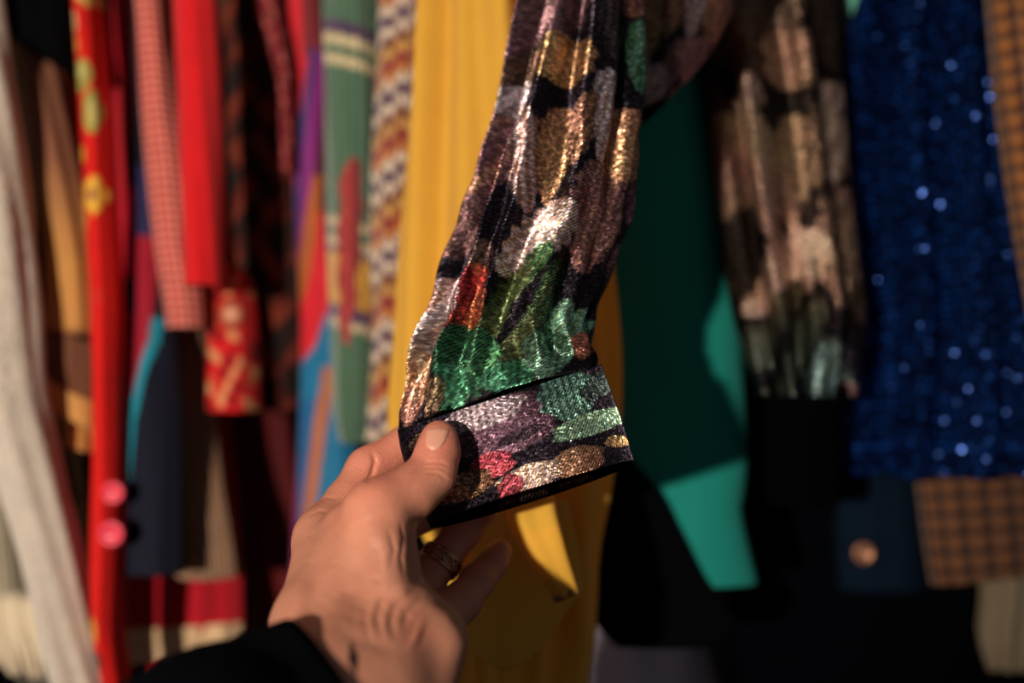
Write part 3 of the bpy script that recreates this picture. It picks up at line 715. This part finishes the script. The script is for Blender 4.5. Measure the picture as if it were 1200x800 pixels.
tube('skirt', [(300, 690, 790, .90, .014), (600, 684, 810, .885, .016), (740, 676, 830, .875, .02), (900, 660, 850, .87, .022)], g, M['lavender'], amp=.004, ks=(5, 8), seed=47, hang=bx(30))

# ------------------------------------------------------------------ the hand
def q3(px, py, d): return P(px, py, d)
def seg_sdf(G, a, b, ra, rb):
    ba = b - a; pa = G - a
    h = np.clip((pa @ ba) / (ba @ ba), 0, 1)
    return np.linalg.norm(pa - h[..., None]*ba, axis=-1) - (ra + (rb - ra)*h)
def smin(a, b, k):
    h = np.clip(.5 + .5*(b - a)/k, 0, 1)
    return b*(1-h) + a*h - k*h*(1-h)
TH_ = [(515, 513, .4205, 7.6), (513, 530, .4180, 8.6), (505, 557, .4125, 9.4), (480, 578, .4060, 10.6), (444, 600, .3985, 13.0)]
TH_ = [(q3(*t[:3]), t[3]/1000) for t in TH_]
FING = {
 'index': [(384, 632, .428, 11.4), (407, 592, .440, 10.4), (432, 550, .452, 9.8), (478, 520, .4605, 8.6), (512, 514, .4575, 7.2)],
 'middle': [(418, 650, .450, 11.5), (455, 622, .465, 10), (498, 598, .476, 9.2), (540, 580, .474, 8.2), (560, 566, .466, 7.0)],
 'ring': [(462, 704, .452, 11.0), (492, 690, .462, 9.6), (516, 657, .470, 8.6), (542, 622, .478, 8.4), (566, 594, .476, 7.4), (576, 580, .470, 6.6)],
 'pinky': [(510, 728, .448, 10.5), (540, 706, .458, 8.8), (560, 680, .468, 7.8), (577, 660, .476, 7.0), (586, 646, .479, 6.0)],
}
FING = {k: [(q3(*t[:3]), t[3]/1000) for t in v] for k, v in FING.items()}
cmc = q3(455, 722, .378)
PALM = [
 (TH_[-1][0], cmc, .0130, .0150), (cmc, q3(425, 800, .362), .0150, .0200),
 (FING['index'][0][0], q3(372, 735, .385), .0128, .0165), (q3(372, 735, .385), q3(372, 810, .352), .0165, .0190),
 (FING['index'][0][0], q3(430, 700, .400), .0125, .0170),
 (q3(415, 625, .408), q3(405, 740, .382), .0135, .0180),
 (FING['middle'][0][0], q3(410, 770, .385), .0125, .0170),
 (FING['ring'][0][0], q3(440, 780, .388), .0120, .0170),
 (FING['pinky'][0][0], q3(480, 800, .388), .0115, .0165),
 (q3(497, 752, .380), q3(474, 815, .372), .0168, .0185),
 (q3(420, 800, .362), q3(275, 882, .325), .0250, .0262), (q3(275, 882, .325), q3(150, 990, .27), .0262, .029),
]
lo = np.array([-.150, .275, CZ - .166]); hi = np.array([.016, .492, CZ - .032]); H = .00085
nx, ny, nz = [int(v) for v in np.ceil((hi - lo)/H)]
axs = [(lo[i] + H*np.arange(n)).astype(np.float32) for i, n in enumerate((nx, ny, nz))]
def blend(fld, a, b, ra, rb, k):
    """smooth-union one tapered capsule into the field, inside its own box only"""
    m = max(ra, rb) + .022
    sl = []
    for i in range(3):
        i0 = int(np.floor((min(a[i], b[i]) - m - lo[i])/H)); i1 = int(np.ceil((max(a[i], b[i]) + m - lo[i])/H)) + 1
        sl.append(slice(max(i0, 0), min(max(i1, 0), fld.shape[i])))
    sl = tuple(sl)
    if any(q.stop <= q.start for q in sl): return fld
    x, y, z = axs[0][sl[0]][:, None, None], axs[1][sl[1]][None, :, None], axs[2][sl[2]][None, None, :]
    a, b = a.astype(np.float32), b.astype(np.float32); ba = b - a
    h = np.clip(((x-a[0])*ba[0] + (y-a[1])*ba[1] + (z-a[2])*ba[2]) / float(ba @ ba), 0, 1)
    d = np.sqrt((x-a[0]-h*ba[0])**2 + (y-a[1]-h*ba[1])**2 + (z-a[2]-h*ba[2])**2) - (ra + (rb-ra)*h)
    fld[sl] = smin(fld[sl], d, k)
    return fld
def blank(): return np.full((nx, ny, nz), .03, np.float32)
fld = blank()
for a, b, ra, rb in PALM: blend(fld, a, b, ra, rb, .009)
fing = blank()
for k in FING:
    one = blank()
    for (a, ra), (b, rb) in zip(FING[k][:-1], FING[k][1:]): blend(one, a, b, ra, rb, .004)
    fing = smin(fing, one, .0016)
fld = smin(fld, fing, .007)
one = blank()
for (a, ra), (b, rb) in zip(TH_[:-1], TH_[1:]): blend(one, a, b, ra, rb, .005)
fld = smin(fld, one, .006)
# surface nets
ins = fld < 0
dims = np.array(fld.shape) - 1
corners = [(i, j, k) for i in (0, 1) for j in (0, 1) for k in (0, 1)]
def cs(c): return tuple(slice(c[i], c[i] + dims[i]) for i in range(3))
tot = np.zeros(dims, np.int8)
for c in corners: tot += ins[cs(c)]
act = (tot > 0) & (tot < 8)
ii = np.argwhere(act)
acc = np.zeros((len(ii), 3)); cnt = np.zeros(len(ii))
for a in corners:
    for ax in range(3):
        if a[ax]: continue
        b = list(a); b[ax] = 1
        fa, fb = fld[tuple((ii + a).T)], fld[tuple((ii + b).T)]
        m = (fa < 0) != (fb < 0)
        t = np.where(m, fa / np.where(m, fa - fb, 1), 0)
        for i in range(3): acc[:, i] += np.where(m, a[i] + (t if i == ax else 0), 0)
        cnt += m
vid = -np.ones(dims, np.int64); vid[act] = np.arange(len(ii))
HV = lo + H*(ii + acc/cnt[:, None])
HF = []
for ax in range(3):
    u, w = (ax+1) % 3, (ax+2) % 3
    sl = [slice(1, dims[i]) for i in range(3)]; sl[ax] = slice(0, dims[ax])
    s0 = ins[tuple(sl)]
    sh = list(sl); sh[ax] = slice(1, dims[ax] + 1); s1 = ins[tuple(sh)]
    e = np.argwhere(s0 != s1); pos = e + np.array([q.start for q in sl])
    flip = s0[tuple(e.T)]
    du, dw = np.eye(3, dtype=int)[u], np.eye(3, dtype=int)[w]
    qd = np.stack([vid[tuple((pos - x).T)] for x in (0*du, du, du+dw, dw)], 1); qd[~flip] = qd[~flip][:, ::-1]
    HF.append(qd)
HF = np.concatenate(HF); HF = HF[(HF >= 0).all(1)]
# a little relaxation, then creases pressed along the skin folds
def scat(i, v): return np.stack([np.bincount(i, v[:, k], len(HV)) for k in range(3)], 1)
def relax(V, it, lam):
    for _ in range(it):
        s_ = np.zeros_like(V); c_ = np.zeros(len(V))
        for i in range(4):
            a, b = HF[:, i], HF[:, (i+1) % 4]
            s_ += scat(a, V[b]) + scat(b, V[a]); c_ += np.bincount(a, minlength=len(V)) + np.bincount(b, minlength=len(V))
        V = V + lam*(s_/np.maximum(c_, 1)[:, None] - V)
    return V
def vnorm(V):
    n = np.cross(V[HF[:, 2]] - V[HF[:, 0]], V[HF[:, 3]] - V[HF[:, 1]])
    s_ = sum(scat(HF[:, i], n) for i in range(4))
    return s_ / (np.linalg.norm(s_, axis=1)[:, None] + 1e-12)
HV = relax(HV, 5, .5)
N = vnorm(HV)
def proj(V): return np.stack([600 + V[:, 0]/V[:, 1]*F, 400 - (V[:, 2]-CZ)/V[:, 1]*F], 1)
sp2 = proj(HV); facing = np.clip((N * -(HV - np.array([0, 0, CZ])) / np.linalg.norm(HV - np.array([0, 0, CZ]), axis=1)[:, None]).sum(1) * 3, 0, 1)
disp = np.zeros(len(HV))
def fold(pts, w, dep, dmax=.45):
    pts = np.array(pts, float); best = np.full(len(HV), 1e9); tb = np.zeros(len(HV))
    L = len(pts) - 1
    for i in range(L):
        a, b = pts[i], pts[i+1]; h = np.clip(((sp2 - a) @ (b-a)) / ((b-a) @ (b-a)), 0, 1)
        d = np.linalg.norm(sp2 - a - h[:, None]*(b-a), axis=1); m = d < best; best = np.where(m, d, best); tb = np.where(m, (i+h)/L, tb)
    return dep * np.exp(-(best/w)**2) * np.sin(np.pi*np.clip(tb, .04, .96))**.6 * facing * (HV[:, 1] < dmax)
creases = [  # thumb joint
 ([(488, 548), (500, 541), (516, 541), (529, 548)], 2.4, -.0009), ([(484, 554), (498, 547), (516, 547), (530, 556)], 2.2, -.0008), ([(482, 562), (498, 553), (514, 554), (527, 564)], 2.2, -.0007), ([(490, 541), (505, 535), (522, 536)], 1.8, -.0003),
 # web and thumb root
 ([(470, 612), (474, 630), (470, 652), (474, 676)], 2.6, -.0010), ([(456, 622), (462, 645), (456, 668)], 2.6, -.0008), ([(482, 620), (485, 645), (480, 672)], 2.4, -.0008), ([(440, 635), (446, 660), (442, 690)], 3, -.0006),
 # folds at the base of the thumb
 ([(462, 690), (448, 703), (442, 722), (446, 744)], 4.0, -.0014), ([(480, 696), (463, 710), (458, 728), (462, 746)], 3.6, -.0011), ([(492, 706), (478, 718), (472, 734)], 3.2, -.0008), ([(432, 700), (428, 725), (434, 750)], 4, -.0006),
 # index
 ([(428, 568), (436, 555), (440, 540), (436, 530)], 2.8, -.0012), ([(372, 590), (382, 582), (392, 584)], 2, -.0004), ([(362, 604), (374, 598), (384, 600)], 2, -.0004),
 # ridges over bone and tendon
 ([(408, 610), (398, 650), (392, 700), (390, 740)], 16, .0011), ([(432, 606), (448, 640), (452, 680)], 14, .0012), ([(370, 640), (352, 690), (345, 730)], 12, .0008), ([(482, 740), (494, 746)], 17, .0012), ([(470, 690), (476, 700)], 8, .0008),
 ([(418, 640), (424, 680), (420, 720)], 12, -.0012), ([(490, 606), (494, 640), (490, 690)], 15, -.0030), ([(508, 700), (530, 712), (544, 738)], 6, -.0012), ([(400, 745), (440, 752), (470, 765)], 10, -.0008), ([(372, 660), (366, 700), (362, 740)], 10, -.0006),
]
for pts, w, dep in creases: disp += fold(pts, w, dep)
rr = np.random.RandomState(3)
for _ in range(26):   # fine dry-skin lines running over the back of the hand
    x, y = rr.uniform(345, 480), rr.uniform(600, 740); a = rr.uniform(-.5, .5) + .5; l = rr.uniform(12, 30)
    disp += fold([(x, y), (x + l*.5*math.cos(a), y + l*.5*math.sin(a) - 2), (x + l*math.cos(a), y + l*math.sin(a))], 1.6, -.00018)
HV = HV + N*disp[:, None]
hc = np.tile(lin((190, 128, 104)), (len(HV), 1))
def tint(cx, cy, r, col, k):
    global hc
    w = (k*np.exp(-(((sp2[:, 0]-cx)**2 + (sp2[:, 1]-cy)**2) / r**2)))[:, None]; hc = hc*(1-w) + lin(col)*w
tint(516, 515, 34, (224, 132, 112), .7); tint(440, 540, 60, (220, 128, 108), .6); tint(488, 742, 16, (222, 130, 104), .4); tint(420, 600, 40, (210, 132, 104), .3); tint(450, 660, 26, (176, 118, 100), .3); tint(590, 640, 60, (196, 112, 92), .6)
tm = (np.abs(sp2[:, 0] - 414 - (sp2[:, 1]-770)*.12) < 6.5 - np.abs(sp2[:, 1]-771)*.25) & (facing > .1)   # small dark mark on the wrist
hc[tm] = lin((30, 24, 26))
person = empty('person', tuple(q3(420, 790, .365)), 'left hand in a dark jacket sleeve, ring on one finger, pinching the metallic cuff', 'person')
t = NT('skin'); at = t.n('ShaderNodeAttribute'); at.attribute_name = 'Col'
tc = t.n('ShaderNodeTexCoord')
n1 = t.n('ShaderNodeTexNoise', Scale=70.0, Detail=6.0); t.l(tc.outputs['Object'], n1.inputs['Vector'])
f = t.math('MULTIPLY_ADD', n1.outputs[0], .5, .75); cc = t.n('ShaderNodeCombineColor')
t.l(f, cc.inputs[0]); t.l(t.math('POWER', f, 1.3), cc.inputs[1]); t.l(t.math('POWER', f, 1.4), cc.inputs[2])
t.l(t.mix(1.0, at.outputs[0], cc.outputs[0], 'MULTIPLY'), t.b.inputs['Base Color'])
vo = t.n('ShaderNodeTexVoronoi', Scale=900.0); vo.feature = 'DISTANCE_TO_EDGE'; t.l(tc.outputs['Object'], vo.inputs['Vector'])
n2 = t.n('ShaderNodeTexNoise', Scale=420.0, Detail=5.0); t.l(tc.outputs['Object'], n2.inputs['Vector'])
bp = t.n('ShaderNodeBump', Strength=.35, Distance=.0006); t.l(t.math('ADD', t.math('MULTIPLY', vo.outputs[0], 1.2), n2.outputs[0]), bp.inputs['Height'])
t.l(bp.outputs[0], t.b.inputs['Normal'])
t.b.inputs['Roughness'].default_value = .46; t.b.inputs['Subsurface Weight'].default_value = .07
t.b.inputs['Subsurface Radius'].default_value = (.006, .0025, .0015); t.b.inputs['Subsurface Scale'].default_value = 1.0
M['skin'] = t.m
hand = make_mesh('hand', HV, HF, col=hc, mat=M['skin'], parent=person)

# thumbnail: a thin plate shaped over the thumb's end
bvh = BVHTree.FromPolygons([tuple(v) for v in HV], [tuple(map(int, f)) for f in HF])
def onto(px, py):
    o_ = Vector((0, 0, CZ)); d_ = (Vector(P(px, py, 1.0)) - o_).normalized()
    h, n_, _, dist = bvh.ray_cast(o_, d_)
    return h, n_
V, Fs, K = [], [], 14
for j in range(K+1):
    for i in range(K+1):
        u, v = i/K*2-1, j/K*2-1
        rx = 12.5*(1 - .12*v); su = math.copysign(abs(u)**.9, u)
        x = 511 + su*rx*(1 - .25*max(0, v)**3 ) + v*-2.5; y = 514 + v*13 + (4.0*u*u*(-1 if v > 0 else .6))*abs(v)
        h, n_ = onto(x, y)
        if h is None: h, n_ = Vector(P(511, 514, .41)), Vector((0, -1, 0))
        e = max(abs(u), abs(v)); k = .0007*(1 - max(0, e-.75)/.25*.9)
        V.append(np.array(h + n_*k))
Fs = [(j*(K+1)+i, j*(K+1)+i+1, (j+1)*(K+1)+i+1, (j+1)*(K+1)+i) for j in range(K) for i in range(K)]
make_mesh('thumbnail', V, Fs, mat=M['nail'], parent=person)

# ring: two bands with crossed wires between them
rf = FING['ring']; rc = rf[2][0]; ax = rf[3][0] - rf[1][0]; ax = ax/np.linalg.norm(ax)
e1 = np.cross(ax, [0, 0, 1]); e1 /= np.linalg.norm(e1); e2 = np.cross(ax, e1)
def band_mesh(name, R0, offs, r, parent, wob=0, k=0, ph=0):
    V, Fs, A, B = [], [], 96, 10
    for i in range(A):
        a = 2*math.pi*i/A; o_ = offs + wob*math.sin(k*a + ph)
        rad = math.cos(a)*e1 + math.sin(a)*e2
        for j in range(B):
            b = 2*math.pi*j/B; V.append(rc + rad*(R0 + r*.8*math.cos(b)) + ax*(o_ + r*math.sin(b)))
    for i in range(A):
        for j in range(B): Fs.append((i*B+j, ((i+1) % A)*B+j, ((i+1) % A)*B+(j+1) % B, i*B+(j+1) % B))
    return make_mesh(name, V, Fs, mat=M['silver'], parent=parent)
ring = band_mesh('ring', .0096, -.0028, .0011, person); ring['label'] = 'braided silver ring'
band_mesh('band', .0096, .0028, .0011, ring)
band_mesh('crossed_wire', .0099, 0, .0008, ring, .0022, 5, 0); band_mesh('crossed_wire', .0100, 0, .0008, ring, .0022, 5, math.pi)

# jacket sleeve round the forearm
def arm_tube():
    pts = [(-.064, .352, CZ-.134, .031), (-.0700, .3520, CZ-.1282, .0298), (-.082, .341, CZ-.1325, .0330), (-.097, .318, CZ-.139, .0385), (-.112, .28, CZ-.162, .045), (-.14, .22, CZ-.20, .05), (-.18, .12, CZ-.26, .055), (-.22, .0, CZ-.34, .062)][1:]
    n, seg = 90, 80
    R = catmull(pts, n); C = R[:, :3]; T = np.gradient(C, axis=0); T /= np.linalg.norm(T, axis=1)[:, None]
    V = []
    for i in range(n):
        u = np.cross(T[i], [0, 0, 1]); u /= np.linalg.norm(u); w = np.cross(u, T[i])
        th = np.linspace(0, 2*np.pi, seg, endpoint=False); s = i/n
        r = R[i, 3] + .0012*np.sin(5*th + 9*s*4) + .0010*np.sin(60*s + 3*np.sin(th)) + (.0012 if i < 4 else 0)
        V.append(C[i] + r[:, None]*(np.cos(th)[:, None]*u + np.sin(th)[:, None]*w))
    V = np.array(V); inner = [C[2] + (V[k] - C[k])*.94 + (C[k]-C[2]) for k in (0, 4, 14)]
    V = np.concatenate([np.array(inner)[::-1], V]); m = len(V)
    idx = np.arange(m*seg).reshape(m, seg)
    fs = np.stack([idx[:-1], np.roll(idx, -1, 1)[:-1], np.roll(idx, -1, 1)[1:], idx[1:]], -1).reshape(-1, 4).tolist(); fs.append(idx[-1].tolist())
    uv = np.stack([np.tile(np.linspace(0, .28, seg), m), np.repeat(np.linspace(0, .4, m), seg)], 1)
    return make_mesh('jacket_sleeve', V.reshape(-1, 3), fs, uv, None, M['jacket'], person)
arm_tube()
